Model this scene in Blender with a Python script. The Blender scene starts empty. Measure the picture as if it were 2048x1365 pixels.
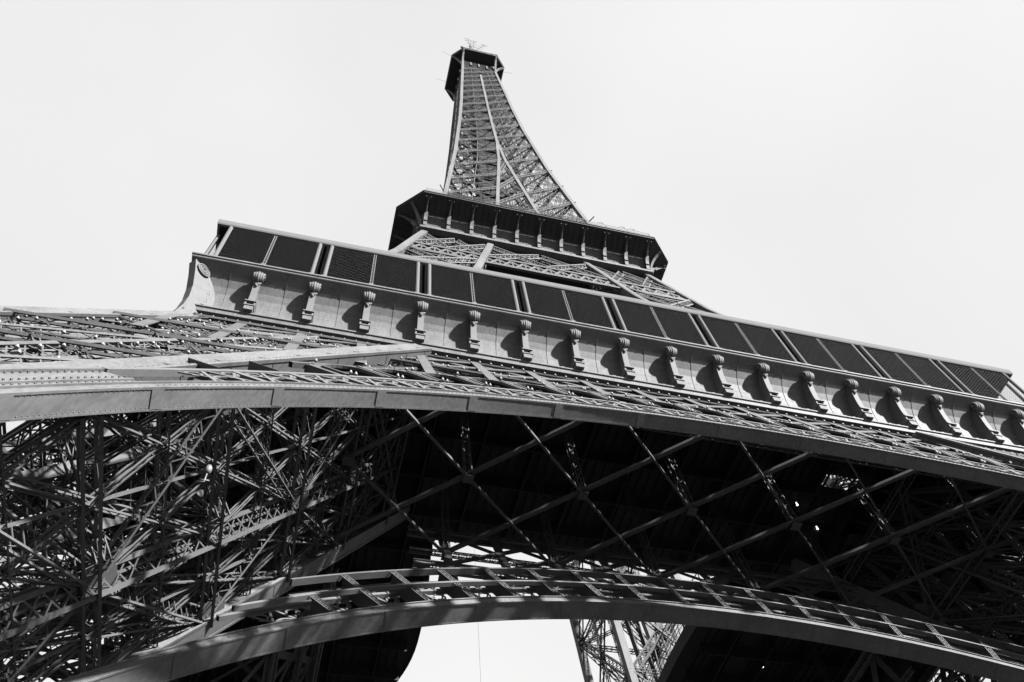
import bpy, math, random
from math import sin, cos, pi, radians, sqrt, hypot
from mathutils import Vector, Matrix
random.seed(7)
S = bpy.context.scene
COL = S.collection

# ------------------------------------------------------------------ camera
CAMP = (-23.7513, -64.3958, 1.6028)
YAW, PITCH, ROLL, FPX = 0.36, 1.0261, -0.1368, 1714.8
cd = bpy.data.cameras.new('camera'); cam = bpy.data.objects.new('camera', cd); COL.objects.link(cam)
d_ = Vector((sin(YAW)*cos(PITCH), cos(YAW)*cos(PITCH), sin(PITCH)))
r_ = d_.cross(Vector((0, 0, 1))).normalized(); u_ = r_.cross(d_)
r2 = cos(ROLL)*r_ + sin(ROLL)*u_; u2 = -sin(ROLL)*r_ + cos(ROLL)*u_
M = Matrix((( r2.x, u2.x, -d_.x, CAMP[0]), (r2.y, u2.y, -d_.y, CAMP[1]), (r2.z, u2.z, -d_.z, CAMP[2]), (0, 0, 0, 1)))
cam.matrix_world = M
cd.sensor_width = 36.0; cd.lens = FPX/2048*36.0; cd.clip_start = 0.1; cd.clip_end = 6000
S.camera = cam

# ------------------------------------------------------------------ light
SUN_EL, SUN_AZ = radians(29), radians(142)      # azimuth clockwise from +y (towards +x)
W = bpy.data.worlds.new('World'); S.world = W; W.use_nodes = True
nt = W.node_tree; nt.nodes.clear()
sky = nt.nodes.new('ShaderNodeTexSky'); sky.sky_type = 'NISHITA'; sky.sun_disc = False
sky.sun_elevation = SUN_EL; sky.sun_rotation = SUN_AZ; sky.air_density = 1.0; sky.dust_density = 4.0; sky.ozone_density = 1.0
bw = nt.nodes.new('ShaderNodeRGBToBW')
tcw = nt.nodes.new('ShaderNodeTexCoord')
nz = nt.nodes.new('ShaderNodeTexNoise'); nz.inputs['Scale'].default_value = 1.3; nz.inputs['Detail'].default_value = 3
mr = nt.nodes.new('ShaderNodeMapRange'); mr.inputs['From Min'].default_value = .3; mr.inputs['From Max'].default_value = .7
mr.inputs['To Min'].default_value = 3.15; mr.inputs['To Max'].default_value = 3.75
mx = nt.nodes.new('ShaderNodeMix'); mx.data_type = 'FLOAT'; mx.inputs['Factor'].default_value = 0.95
bg = nt.nodes.new('ShaderNodeBackground'); bg.inputs['Strength'].default_value = 0.05
wo = nt.nodes.new('ShaderNodeOutputWorld')
nt.links.new(sky.outputs[0], bw.inputs[0]); nt.links.new(tcw.outputs['Generated'], nz.inputs['Vector'])
nt.links.new(nz.outputs['Fac'], mr.inputs['Value'])
nt.links.new(bw.outputs[0], mx.inputs[2]); nt.links.new(mr.outputs[0], mx.inputs[3])
nt.links.new(mx.outputs[0], bg.inputs['Color']); nt.links.new(bg.outputs[0], wo.inputs[0])
sl = bpy.data.lights.new('sun', 'SUN'); sl.energy = 4.8; sl.angle = radians(1.8); sl.color = (1, 1, 1)
so = bpy.data.objects.new('sun', sl); COL.objects.link(so)
SD = Vector((sin(SUN_AZ)*cos(SUN_EL), cos(SUN_AZ)*cos(SUN_EL), sin(SUN_EL)))
so.rotation_euler = SD.to_track_quat('Z', 'Y').to_euler(); so.location = (60, -120, 120)
vs = S.view_settings; vs.view_transform = 'Standard'; vs.look = 'None'; vs.exposure = 2.4; vs.gamma = 1.0

# ------------------------------------------------------------------ materials
def mat(name, v, rough=.55, var=.12, scale=.6, streak=False, metal=0.0, spec=.4, bump=0.0):
    m = bpy.data.materials.new(name); m.use_nodes = True; t = m.node_tree; b = t.nodes['Principled BSDF']
    tc = t.nodes.new('ShaderNodeTexCoord'); mp = t.nodes.new('ShaderNodeMapping')
    if streak: mp.inputs['Scale'].default_value = (2.2, 2.2, .35)
    n = t.nodes.new('ShaderNodeTexNoise'); n.inputs['Scale'].default_value = scale; n.inputs['Detail'].default_value = 6
    n2 = t.nodes.new('ShaderNodeTexNoise'); n2.inputs['Scale'].default_value = scale*9; n2.inputs['Detail'].default_value = 4
    ad = t.nodes.new('ShaderNodeMath'); ad.operation = 'ADD'
    cr = t.nodes.new('ShaderNodeMapRange'); cr.inputs['From Min'].default_value = .65; cr.inputs['From Max'].default_value = 1.35
    cr.inputs['To Min'].default_value = v*(1-var); cr.inputs['To Max'].default_value = v*(1+var)
    t.links.new(tc.outputs['Object'], mp.inputs[0]); t.links.new(mp.outputs[0], n.inputs['Vector']); t.links.new(mp.outputs[0], n2.inputs['Vector'])
    t.links.new(n.outputs['Fac'], ad.inputs[0]); t.links.new(n2.outputs['Fac'], ad.inputs[1]); t.links.new(ad.outputs[0], cr.inputs['Value'])
    t.links.new(cr.outputs[0], b.inputs['Base Color'])
    b.inputs['Roughness'].default_value = rough; b.inputs['Metallic'].default_value = metal; b.inputs['Specular IOR Level'].default_value = spec
    if bump:
        bp = t.nodes.new('ShaderNodeBump'); bp.inputs['Strength'].default_value = bump; bp.inputs['Distance'].default_value = .02
        t.links.new(n2.outputs['Fac'], bp.inputs['Height']); t.links.new(bp.outputs[0], b.inputs['Normal'])
    return m
IRON = mat('painted_iron', .056, .6, .25, .5, True, spec=.14)
PLATE = mat('painted_plate', .078, .58, .28, .35, True, spec=.1, bump=.15)
CAST = mat('cast_ornament', .08, .65, .15, 2.0, spec=.1)
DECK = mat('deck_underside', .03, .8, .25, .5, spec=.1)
ROOFM = mat('roof_fascia', .08, .85, .06, .4, spec=.03)
WIRE = mat('net_wire', .04, .7, .1, 1, spec=.1)
GLASS = mat('lamp_glass', .14, .45, .2, 3, spec=.3)
STONE = mat('masonry', .32, .85, .2, .8)
PAVE = mat('pavement', .03, .9, .25, .15)

# ------------------------------------------------------------------ mesh builder
class MB:
    def __init__(s): s.v = []; s.f = []
    def box8(s, P):
        n = len(s.v); s.v += P
        s.f += [(n, n+1, n+2, n+3), (n+7, n+6, n+5, n+4), (n, n+4, n+5, n+1), (n+1, n+5, n+6, n+2), (n+2, n+6, n+7, n+3), (n+3, n+7, n+4, n)]
    def beam(s, a, b, w, h=None, up=(0, 0, 1), caps=False):
        if h is None: h = w
        ax, ay, az = a; bx_, by_, bz_ = b
        dx, dy, dz = bx_-ax, by_-ay, bz_-az
        L = sqrt(dx*dx+dy*dy+dz*dz)
        if L < 1e-5: return
        dx /= L; dy /= L; dz /= L
        ux, uy, uz = up
        k = ux*dx+uy*dy+uz*dz
        if abs(k) > .999: ux, uy, uz = (1, 0, 0) if abs(dx) < .9 else (0, 1, 0); k = ux*dx+uy*dy+uz*dz
        ux -= k*dx; uy -= k*dy; uz -= k*dz; l = sqrt(ux*ux+uy*uy+uz*uz); ux /= l; uy /= l; uz /= l
        rx, ry, rz = dy*uz-dz*uy, dz*ux-dx*uz, dx*uy-dy*ux
        w *= .5; h *= .5
        rx *= w; ry *= w; rz *= w; ux *= h; uy *= h; uz *= h
        n = len(s.v)
        for (px, py, pz) in (a, b):
            s.v += [(px-rx-ux, py-ry-uy, pz-rz-uz), (px+rx-ux, py+ry-uy, pz+rz-uz), (px+rx+ux, py+ry+uy, pz+rz+uz), (px-rx+ux, py-ry+uy, pz-rz+uz)]
        s.f += [(n, n+1, n+5, n+4), (n+1, n+2, n+6, n+5), (n+2, n+3, n+7, n+6), (n+3, n, n+4, n+7)]
        if caps: s.f += [(n+3, n+2, n+1, n), (n+4, n+5, n+6, n+7)]
    def box(s, x0, x1, y0, y1, z0, z1):
        s.box8([(x0, y0, z0), (x0, y1, z0), (x1, y1, z0), (x1, y0, z0), (x0, y0, z1), (x0, y1, z1), (x1, y1, z1), (x1, y0, z1)])
    def poly(s, P, th=None, nrm=None):
        n = len(s.v); s.v += [tuple(p) for p in P]; k = len(P)
        s.f.append(tuple(range(n, n+k)))
        if th:
            s.v += [(p[0]+nrm[0]*th, p[1]+nrm[1]*th, p[2]+nrm[2]*th) for p in P]
            s.f.append(tuple(range(n+2*k-1, n+k-1, -1)))
            for i in range(k):
                j = (i+1) % k; s.f.append((n+i, n+k+i, n+k+j, n+j))
    def tube(s, pts, r, n=8, caps=True):
        pts = [Vector(p) for p in pts]; base = len(s.v)
        rr = r if isinstance(r, (list, tuple)) else [r]*len(pts)
        up = None
        for i, p in enumerate(pts):
            t = (pts[min(i+1, len(pts)-1)]-pts[max(i-1, 0)]).normalized()
            if up is None: up = Vector((0, 0, 1)) if abs(t.z) < .9 else Vector((1, 0, 0))
            up = (up-t*up.dot(t)).normalized(); q = t.cross(up)
            for k in range(n):
                a = 2*pi*k/n; v = p+(up*cos(a)+q*sin(a))*rr[i]; s.v.append(tuple(v))
        for i in range(len(pts)-1):
            for k in range(n):
                a = base+i*n+k; b = base+i*n+(k+1) % n; s.f.append((a, b, b+n, a+n))
        if caps:
            s.f.append(tuple(base+k for k in range(n-1, -1, -1))); e = base+(len(pts)-1)*n; s.f.append(tuple(e+k for k in range(n)))
    def ell(s, c, r, nu=8, nv=6, R=None):
        base = len(s.v); c = Vector(c)
        for j in range(nv+1):
            th = pi*j/nv
            for i in range(nu):
                a = 2*pi*i/nu; v = Vector((r[0]*sin(th)*cos(a), r[1]*sin(th)*sin(a), r[2]*cos(th)))
                if R: v = R @ v
                s.v.append(tuple(c+v))
        for j in range(nv):
            for i in range(nu):
                a = base+j*nu+i; b = base+j*nu+(i+1) % nu; s.f.append((a, a+nu, b+nu, b))
    def sweep(s, prof, A, B, fn):
        """profile list -> surface between parameter A and B through fn(param, p)"""
        n = len(s.v)
        for p in prof: s.v.append(fn(A, p))
        for p in prof: s.v.append(fn(B, p))
        k = len(prof)
        for i in range(k-1): s.f.append((n+i, n+i+1, n+k+i+1, n+k+i))
    def mesh(s, name, m, smooth=False):
        me = bpy.data.meshes.new(name); me.from_pydata(s.v, [], s.f); me.materials.append(m); me.update()
        if smooth: me.polygons.foreach_set('use_smooth', [True]*len(me.polygons))
        return me
def link(name, data, parent=None, rz=0.0):
    o = bpy.data.objects.new(name, data); COL.objects.link(o)
    if parent is not None: o.parent = parent
    o.rotation_euler.z = rz
    return o
def put(name, mb, m, parent=None, rz=0.0, smooth=False): return link(name, mb.mesh(name, m, smooth), parent, rz)
def tag(o, label=None, cat=None, group=None, kind=None):
    if label: o['label'] = label
    if cat: o['category'] = cat
    if group: o['group'] = group
    if kind: o['kind'] = kind
    return o
def lerp(a, b, t): return (a[0]+(b[0]-a[0])*t, a[1]+(b[1]-a[1])*t, a[2]+(b[2]-a[2])*t)
def vadd(a, b, k=1.0): return (a[0]+b[0]*k, a[1]+b[1]*k, a[2]+b[2]*k)
def interp(z, Z, V):
    if z <= Z[0]: return V[0]
    for i in range(1, len(Z)):
        if z <= Z[i]: return V[i-1]+(V[i]-V[i-1])*(z-Z[i-1])/(Z[i]-Z[i-1])
    return V[-1]

def truss(mb, a, b, nrm, w, d, fl, n=None, bar=None, style='x', sides=True):
    """lattice girder a->b: four flanges (w across in the panel's plane, d along nrm), laced on its faces"""
    A = Vector(a); B = Vector(b); D = B-A; L = D.length; D /= L
    N = Vector(nrm); N = (N-D*N.dot(D)).normalized(); Wd = D.cross(N)
    if n is None: n = max(2, round(L/w/1.1))
    if bar is None: bar = fl*.55
    for sw in (-1, 1):
        for sd in ((-1, 1) if d else (0,)):
            o = Wd*(sw*w/2)+N*(sd*d/2); mb.beam(tuple(A+o), tuple(B+o), fl, fl*.8, tuple(N))
    dl = D*(L/n)
    for sd in ((-1, 1) if d else (0,)):
        for i in range(n):
            p = A+dl*i+N*(sd*d/2); q = p+dl
            if style == 'z' or (style == 'zz'):
                s1 = 1 if (i % 2) else -1
                mb.beam(tuple(p+Wd*(s1*w/2)), tuple(q-Wd*(s1*w/2)), bar, bar*.35, tuple(N))
            elif style == 'x':
                mb.beam(tuple(p+Wd*(w/2)), tuple(q-Wd*(w/2)), bar, bar*.35, tuple(N))
                mb.beam(tuple(p-Wd*(w/2)), tuple(q+Wd*(w/2)), bar, bar*.35, tuple(N))
            elif style == 'l':
                mb.beam(tuple(p+Wd*(w/2)), tuple(p-Wd*(w/2)), bar, bar*.5, tuple(N))
    if d and sides:
        for sw in (-1, 1):
            for i in range(n):
                p = A+dl*i+Wd*(sw*w/2); q = p+dl; s1 = 1 if (i % 2) else -1
                mb.beam(tuple(p+N*(s1*d/2)), tuple(q-N*(s1*d/2)), bar*.8, bar*.35, tuple(Wd))
def plate(mb, c, ex, ey, nrm, w, h, th=.04, cut=.25):
    """gusset plate with clipped corners"""
    c = Vector(c); ex = Vector(ex).normalized(); ey = Vector(ey).normalized(); nrm = Vector(nrm).normalized()
    k = min(w, h)*cut
    pts = [(-w/2+k, -h/2), (w/2-k, -h/2), (w/2, -h/2+k), (w/2, h/2-k), (w/2-k, h/2), (-w/2+k, h/2), (-w/2, h/2-k), (-w/2, -h/2+k)]
    mb.poly([tuple(c+ex*p[0]+ey*p[1]-nrm*th/2) for p in pts], th, tuple(nrm))

# ------------------------------------------------------------------ tower profile
SL = .49; KK = sqrt(1+SL*SL); A0 = 59.17; AP = 59.17; PW = 15.77
def o1(z): return AP-SL*z
def i1(z): return AP-PW-SL*z
ZW = [52, 57.6, 95, 109, 112, 137.5, 149, 170, 190, 203, 222, 240, 255, 269, 276]
WW = [33.7, 31.8, 20.8, 17.5, 16.75, 12.95, 11.95, 10.15, 8.85, 8.05, 7.15, 6.5, 5.9, 5.35, 5.2]
def o2(z): return interp(z, ZW, WW)
ZI = [57.6, 67, 75, 95, 112, 116, 139.4, 149, 160, 172, 182]
WI = [17.2, 15.4, 14.2, 9.9, 6.5, 5.7, 3.4, 2.6, 1.6, .6, 0.25]
def i2(z): return interp(z, ZI, WI)
TV = Vector((0, SL, 1))/KK; NV = Vector((0, 1, -SL))/KK
def F(x, s, d=0.0):
    """point on the sloping front face: x across, s up the slope, d inwards"""
    return (x, -A0+TV.y*s+NV.y*d, TV.z*s+NV.z*d)
HP = pi/2

tower = bpy.data.objects.new('iron_lattice_tower', None); COL.objects.link(tower)
tag(tower, 'tall wrought iron lattice tower with two galleries rising over great arches', 'tower')

# ------------------------------------------------------------------ lower piers
def pier_chords(mb, ks):
    for sx, sy in ks:
        oo = .6 if (sx, sy) == ('o', 'o') else .1
        f = lambda z: (-(o1(z)-oo if sx == 'o' else i1(z)+.6), -(o1(z)-oo if sy == 'o' else i1(z)+.6), z)
        a, b = f(3.0), f(50.9 if sx == 'o' or sy == 'o' else 54)
        mb.beam(a, b, 1.2, 1.2, (0, 1, 0))
        # cover plates and corner angles standing proud of the box
        for ox, oy, w, h in ((0, -.63, .72, .07), (0, .63, .72, .07), (-.63, 0, .07, .72), (.63, 0, .07, .72)):
            mb.beam((a[0]+ox, a[1]+oy, a[2]), (b[0]+ox, b[1]+oy, b[2]), w, h, (0, 1, 0))
        for ox in (-.61, .61):
            for oy in (-.61, .61): mb.beam((a[0]+ox, a[1]+oy, a[2]), (b[0]+ox, b[1]+oy, b[2]), .16, .16, (0, 1, 0))
        n = 18
        for k in range(n):
            z = 4+k*2.7; p = f(z)
            for ox, oy in ((0, -.67), (0, .67), (.67, 0), (-.67, 0)):
                if oy: mb.box(p[0]-.6, p[0]+.6, p[1]+oy-.01, p[1]+oy+.01, z-.02, z+.04)
                else: mb.box(p[0]+ox-.01, p[0]+ox+.01, p[1]-.6, p[1]+.6, z-.02, z+.04)
LV = [6.3, 12.6, 18.9, 25.2, 31.6, 37.9, 44.0, 50.2]
def pier_face(mb, P, nrm):
    """P(u,z): u in 0..1 across the pier face"""
    n = nrm
    for k, z in enumerate(LV):
        truss(mb, P(.03, z), P(.97, z), n, 1.0, .55, .15, 16, .07, 'z')
    # middle member running up the face
    segs = [(LV[i], LV[i+1]) for i in range(len(LV)-1)]
    for a, b in segs:
        truss(mb, P(.58, a), P(.58, b), n, .95, .5, .19, 9, .07, 'x')
    for k in range(7):
        za, zb = LV[k], LV[k+1]; zm_ = (za+zb)/2
        truss(mb, P(.04, zm_), P(.96, zm_), n, .42, .35, .07, 26, .04, 'x')
        for ua, ub in ((.04, .31), (.31, .58), (.58, .77), (.77, .96)):
            truss(mb, P(ua, za), P(ub, zb), n, .3, .2, .08, 12, .045, 'z', False); truss(mb, P(ub, za), P(ua, zb), n, .3, .2, .08, 12, .045, 'z', False)
            mb.beam(P(ub, za), P(ub, zb), .12, .2, n)
    for k in range(0, 7, 2):
        z0 = LV[k]; z1 = LV[min(k+2, 7)] if k+2 < 8 else 52.6; zm = LV[k+1]
        if k == 6: zm = None; z1 = 52.4
        g = P(.58, zm) if zm else None
        if g:
            for u in (.04, .96):
                for zz in (z0, z1):
                    a = P(u, zz); truss(mb, a, lerp(a, g, .93), n, .8, .42, .1, 16, .06, 'l')
            ex = Vector(P(1, zm))-Vector(P(0, zm)); ey = Vector(P(.58, zm+1))-Vector(P(.58, zm))
            for sd in (-.32, .32): plate(mb, vadd(g, n, sd), ex, ey, n, 1.9, 1.9)
        else:
            truss(mb, P(.04, z0), P(.96, z1), n, .7, .4, .12, 14, .08, 'x'); truss(mb, P(.96, z0), P(.04, z1), n, .7, .4, .12, 14, .08, 'x')
        for u in (.05, .95):
            ex = Vector(P(1, z0))-Vector(P(0, z0)); ey = Vector(P(u, z0+1))-Vector(P(u, z0))
            for sd in (-.34, .34): plate(mb, vadd(P(u, z0), n, sd), ex, ey, n, 2.0, 2.4)
def pier_inner(mb):
    # horizontal bracing planes, stairs and lift track inside the pier
    for z in LV[1:]:
        c = [(-(o1(z)-.5), -(o1(z)-.5), z), (-(o1(z)-.5), -(i1(z)+.5), z), (-(i1(z)+.5), -(i1(z)+.5), z), (-(i1(z)+.5), -(o1(z)-.5), z)]
        for a, b in ((0, 2), (1, 3)): truss(mb, c[a], c[b], (0, 0, 1), .55, .4, .1, 24, .06, 'z')
        m = [lerp(c[i], c[(i+1) % 4], .5) for i in range(4)]
        for i in range(4): truss(mb, m[i], m[(i+1) % 4], (0, 0, 1), .4, 0, .09, 14, .05, 'z')
        truss(mb, m[0], m[2], (0, 0, 1), .4, 0, .09, 16, .05, 'z'); truss(mb, m[1], m[3], (0, 0, 1), .4, 0, .09, 16, .05, 'z')
    def Q(a, b, z): return (-(i1(z)+PW*a), -(i1(z)+PW*b), z)
    for a, b in ((.38, .38), (.38, .62), (.62, .38), (.62, .62)):
        mb.beam(Q(a, b, 4), Q(a, b, 56), .28, .5)
    for k in range(60):
        z = 4+k*.86
        mb.beam(Q(.38, .38, z), Q(.38, .62, z), .1, .16); mb.beam(Q(.62, .38, z), Q(.62, .62, z), .1, .16)
        if k % 3 == 0:
            mb.beam(Q(.38, .38, z), Q(.62, .62, z), .1, .12); mb.beam(Q(.38, .62, z), Q(.62, .38, z), .1, .12)
    # zig-zag stair
    for k in range(14):
        z0 = 5+k*3.4; z1 = z0+3.4
        a0, a1 = (.12, .3) if k % 2 else (.3, .12)
        for b in (.2, .27):
            mb.beam(Q(a0, b, z0), Q(a1, b, z1), .08, .32); mb.beam(vadd(Q(a0, b, z0), (0, 0, 1)), vadd(Q(a1, b, z1), (0, 0, 1)), .06, .06)
        for j in range(12):
            t = j/12; mb.beam(lerp(Q(a0, .2, z0), Q(a1, .2, z1), t), lerp(Q(a0, .27, z0), Q(a1, .27, z1), t), .28, .03)
        mb.box8([vadd(Q(a1, .2, z1), v) for v in ((-.6, -.6, -.05), (-.6, 1.4, -.05), (.6, 1.4, -.05), (.6, -.6, -.05), (-.6, -.6, 0), (-.6, 1.4, 0), (.6, 1.4, 0), (.6, -.6, 0))])
    # diagonal ties through the core
    for k in range(len(LV)-1):
        z0, z1 = LV[k], LV[k+1]
        for (a, b), (c, d) in (((0, .5), (.5, 1)), ((1, .5), (.5, 0)), ((.5, 0), (0, .5)), ((.5, 1), (1, .5))):
            truss(mb, Q(a, b, z0), Q(c, d, z1), (0, 0, 1), .35, .35, .08, 14, .045, 'z')
        for (a, b) in ((.5, 0), (0, .5), (.5, 1), (1, .5)):
            mb.beam(Q(a, b, z0), Q(.5, .5, z1), .1, .14)
CH4 = []
for ks in (('o', 'o'), ('o', 'i'), ('i', 'o'), ('i', 'i')):
    ch = MB(); pier_chords(ch, [ks]); CH4.append(ch.mesh('chord', PLATE))
crv = MB()
for sx_ in (0, 1):
    for off in (-.56, -.3, .3, .56):
        z = 8.0
        while z < 50.5:
            x = -(i1(z)+.6)+off; y = -(o1(z)-.1)-(.68 if abs(off) < .4 else .7)
            if sx_ == 0: crv.box8([(x-.03, y, z-.03), (x-.03, y+.05, z-.03), (x+.03, y+.05, z-.03), (x+.03, y, z-.03), (x-.03, y, z+.03), (x-.03, y+.05, z+.03), (x+.03, y+.05, z+.03), (x+.03, y, z+.03)])
            else:
                crv.box8([(y, x-.03, z-.03), (y, x+.03, z-.03), (y+.05, x+.03, z-.03), (y+.05, x-.03, z-.03), (y, x-.03, z+.03), (y, x+.03, z+.03), (y+.05, x+.03, z+.03), (y+.05, x-.03, z+.03)])
            z += .26
crv_me = crv.mesh('rivets', PLATE)
FI = []
for nm, P, n in (
    ('y_out', lambda u, z: (-(i1(z)+.5+(PW-1)*(1-u)), -(o1(z)-.5), z), (0, -1, -SL)),
    ('y_in', lambda u, z: (-(i1(z)+.5+(PW-1)*(1-u)), -(i1(z)+.5), z), (0, -1, -SL)),
    ('x_in', lambda u, z: (-(i1(z)+.5), -(i1(z)+.5+(PW-1)*(1-u)), z), (-1, 0, -SL)),
    ('x_out', lambda u, z: (-(o1(z)-.5), -(i1(z)+.5+(PW-1)*(1-u)), z), (-1, 0, -SL))):
    l = sqrt(1+SL*SL); b = MB(); pier_face(b, P, (n[0]/l, n[1]/l, n[2]/l)); FI.append(b.mesh('face_lattice', IRON))
b = MB(); pier_inner(b); pin_me = b.mesh('pier', IRON)
ST4 = []
for (x, y) in ((-(o1(3)-.5), -(o1(3)-.5)), (-(o1(3)-.5), -(i1(3)+.5)), (-(i1(3)+.5), -(o1(3)-.5)), (-(i1(3)+.5), -(i1(3)+.5))):
    st = MB(); st.box8([(x-2.6, y-2.6, -1), (x-2.6, y+2.6, -1), (x+2.6, y+2.6, -1), (x+2.6, y-2.6, -1), (x-1.6, y-1.6, 3.2), (x-1.6, y+1.6, 3.2), (x+1.6, y+1.6, 3.2), (x+1.6, y-1.6, 3.2)])
    st.box(x-1.8, x+1.8, y-1.8, y+1.8, 3.2, 3.5); ST4.append(st.mesh('masonry_base', STONE))
for q in range(4):
    p = link('pier', pin_me, tower, q*HP)
    for me in CH4: link('chord', me, p)
    for me in FI: link('face_lattice', me, p)
    for me in ST4: link('masonry_base', me, p)
    link('rivets', crv_me, p)['kind'] = 'stuff'

# ------------------------------------------------------------------ arches
def arch(cs, r0, rm, rx, d0, d1, tmin=2, rivets=False, webd=None, inner=False):
    """returns plates, ornament, arcade builders of an arch standing in the sloping face"""
    pl, orn, arc = MB(), MB(), MB()
    def Pp(th, r, d): return F(r*cos(th), cs+r*sin(th), d)
    n = 120; t0, t1 = radians(tmin), pi-radians(tmin)
    def tclip(r, ext):
        th = HP
        while th > t0:
            if r*cos(th) > i1((cs+r*sin(th))/KK)+ext: break
            th -= .005
        return th
    def ring(mb, ra, rb, da, db, n=n, t0=t0, t1=t1):
        base = len(mb.v)
        for i in range(n+1):
            th = t0+(t1-t0)*i/n
            mb.v += [Pp(th, ra, da), Pp(th, ra, db), Pp(th, rb, db), Pp(th, rb, da)]
        for i in range(n):
            for j in range(4):
                a = base+i*4+j; b = base+i*4+(j+1) % 4; mb.f.append((a, b, b+4, a+4))
    ring(pl, r0, r0+.07, d0, d1)                                      # soffit plate
    for da, db in ((d0-.03, d0+.04), (d1-.04, d1+.03)): ring(pl, r0-.02, r0+.42, da, db)
    ring(pl, r0+.42, r0+.5, d0-.1, d0+.12)
    cell = radians(3.78); nc = int((pi-2*radians(tmin+4))/cell); st0 = HP-nc*cell/2
    seam = cell*2.0
    k = 0; th = st0
    while th < t1:
        ring(pl, r0-.03, r0, d0+.02, d1-.02, 1, th-.006, th+.006); th += seam
    ex_ = .3 if inner else -1.7; tm = tclip(rm, .3 if inner else -.8); tx = tclip(rx, ex_)
    if inner: tm, tx = radians(50.5), radians(56)
    if not inner:
        for ta, tb in ((t0, tm), (pi-tm, t1)):
            ring(pl, r0+.42, rm+.3, d0+.04, d0+.12, 24, ta, tb); ring(pl, r0+1.2, r0+1.32, d0-.02, d0+.05, 24, ta, tb); ring(pl, rm+.12, rm+.3, d0-.05, d0+.05, 24, ta, tb)
            th = ta
            while th < tb:
                for r_v in (r0+.3, r0+.95, r0+1.55, rm): pl.beam(Pp(th, r_v, d0+.02), Pp(th+.05/r0, r_v, d0+.02), .05, .09, tuple(NV))
                th += .22/r0
    ring(orn, rm, rm+(.18 if inner else .3), d0-.06, d0+.18, n, tm, pi-tm); rb_ = rm+(.95 if inner else 0); ring(orn, rb_, rb_+.25, d1-.18, d1+.06, n, tm, pi-tm)
    ring(arc, rx, rx+(.16 if inner else .28), d0-.05, d0+(.3 if inner else .2), n, tx, pi-tx); ring(arc, rx, rx+.28, d1-.2, d1+.05, n, tx, pi-tx)
    def okp(th, r):
        x = r*cos(th); s = cs+r*sin(th); z = s/KK
        return abs(x) < i1(z)+.4
    for c in range(nc):
        a = st0+c*cell; b = a+cell; m = (a+b)/2
        if a < tm or b > pi-tm: continue
        if inner:
            truss(arc, Pp(a, r0+.45, d0), Pp(a, rx if tx < a < pi-tx else rm, d0), tuple(NV), .3, 0, .05, 10, .035, 'x')
        for dd in ((d1,) if inner else (d0, d1)):
            # curled ornament between soffit and middle rail
            orn.beam(Pp(a, r0+.45, dd), Pp(a, rm, dd), .26, .1, tuple(NV))
            b0, rm_ = (r0+1.3, rm+.95) if inner else (r0+.45, rm)
            h = rm_-b0
            if inner and tx < a and b < pi-tx: truss(arc, Pp(a, (rm_+rx)/2+.2, dd), Pp(b, (rm_+rx)/2+.2, dd), tuple(NV), rx-rm_-.2, 0, .08, 4, .1, 'x')
            orn.beam(Pp(a+cell*.12, b0, dd), Pp(m-cell*.05, rm_, dd), .13, .06, tuple(NV))
            orn.beam(Pp(b-cell*.12, b0, dd), Pp(m+cell*.05, rm_, dd), .13, .06, tuple(NV))
            orn.beam(Pp(a+cell*.05, rm_-.1, dd), Pp(a+cell*.3, b0+h*.5, dd), .1, .05, tuple(NV))
            orn.beam(Pp(b-cell*.05, rm_-.1, dd), Pp(b-cell*.3, b0+h*.5, dd), .1, .05, tuple(NV))
            cc = Vector(Pp(m, b0+h*.33, dd)); ex = Vector(Pp(m+.01, r0+1, dd))-Vector(Pp(m, r0+1, dd)); ex.normalize(); ey = Vector(NV).cross(ex)
            R0 = h*.26
            pts = [cc+ex*(R0*cos(t))+ey*(R0*sin(t)) for t in [2*pi*i/12 for i in range(13)]]
            for i in range(12): orn.beam(tuple(pts[i]), tuple(pts[i+1]), .12, .06, tuple(NV))
            for sg in (-1, 1):
                c2 = Vector(Pp(m+sg*cell*.3, rm_-h*.2, dd)); R1 = h*.15
                pts = [c2+ex*(R1*cos(t))+ey*(R1*sin(t)) for t in [2*pi*i/8 for i in range(8)]]
                for i in range(7): orn.beam(tuple(pts[i]), tuple(pts[i+1]), .09, .05, tuple(NV))
            # arcade: plate with a round-headed opening
            if not inner and tx < a and b < pi-tx:
                ri = rm+.3; ro = rx; wa = cell*.13
                inn = [(a+wa, ri)]; hh = ro-ri-.25; N = 10
                rad = (b-a-2*wa)/2; radm = rad*(ri+hh)
                for i in range(N+1):
                    t = pi-pi*i/N; inn.append((m+rad*cos(t), ri+hh-radm*.62+radm*.62*sin(t)))
                inn.append((b-wa, ri))
                out = [(a, ri)]
                for i in range(N+1):
                    t = i/N
                    out.append((a, ri+(ro-ri)*min(1, .55+.45*t/.25)) if t < .25 else ((b, ri+(ro-ri)*min(1, .55+.45*(1-t)/.25)) if t > .75 else (a+(b-a)*(t-.25)/.5, ro)))
                out.append((b, ri))
                for i in range(len(inn)-1):
                    q = [Pp(*inn[i], dd-.03), Pp(*inn[i+1], dd-.03), Pp(*out[i+1], dd-.03), Pp(*out[i], dd-.03)]
                    arc.poly(q, .07, tuple(NV))
                # rib along the head of the opening, standing proud
                for i in range(len(inn)-1): arc.beam(Pp(*inn[i], dd-.05), Pp(*inn[i+1], dd-.05), .1, .14, tuple(NV))
                arc.beam(Pp(a, ri, dd-.06), Pp(a, ro, dd-.06), .2, .1, tuple(NV))
        # radial web tying front and back of the ring
        wd = webd or (d1-d0)
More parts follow.
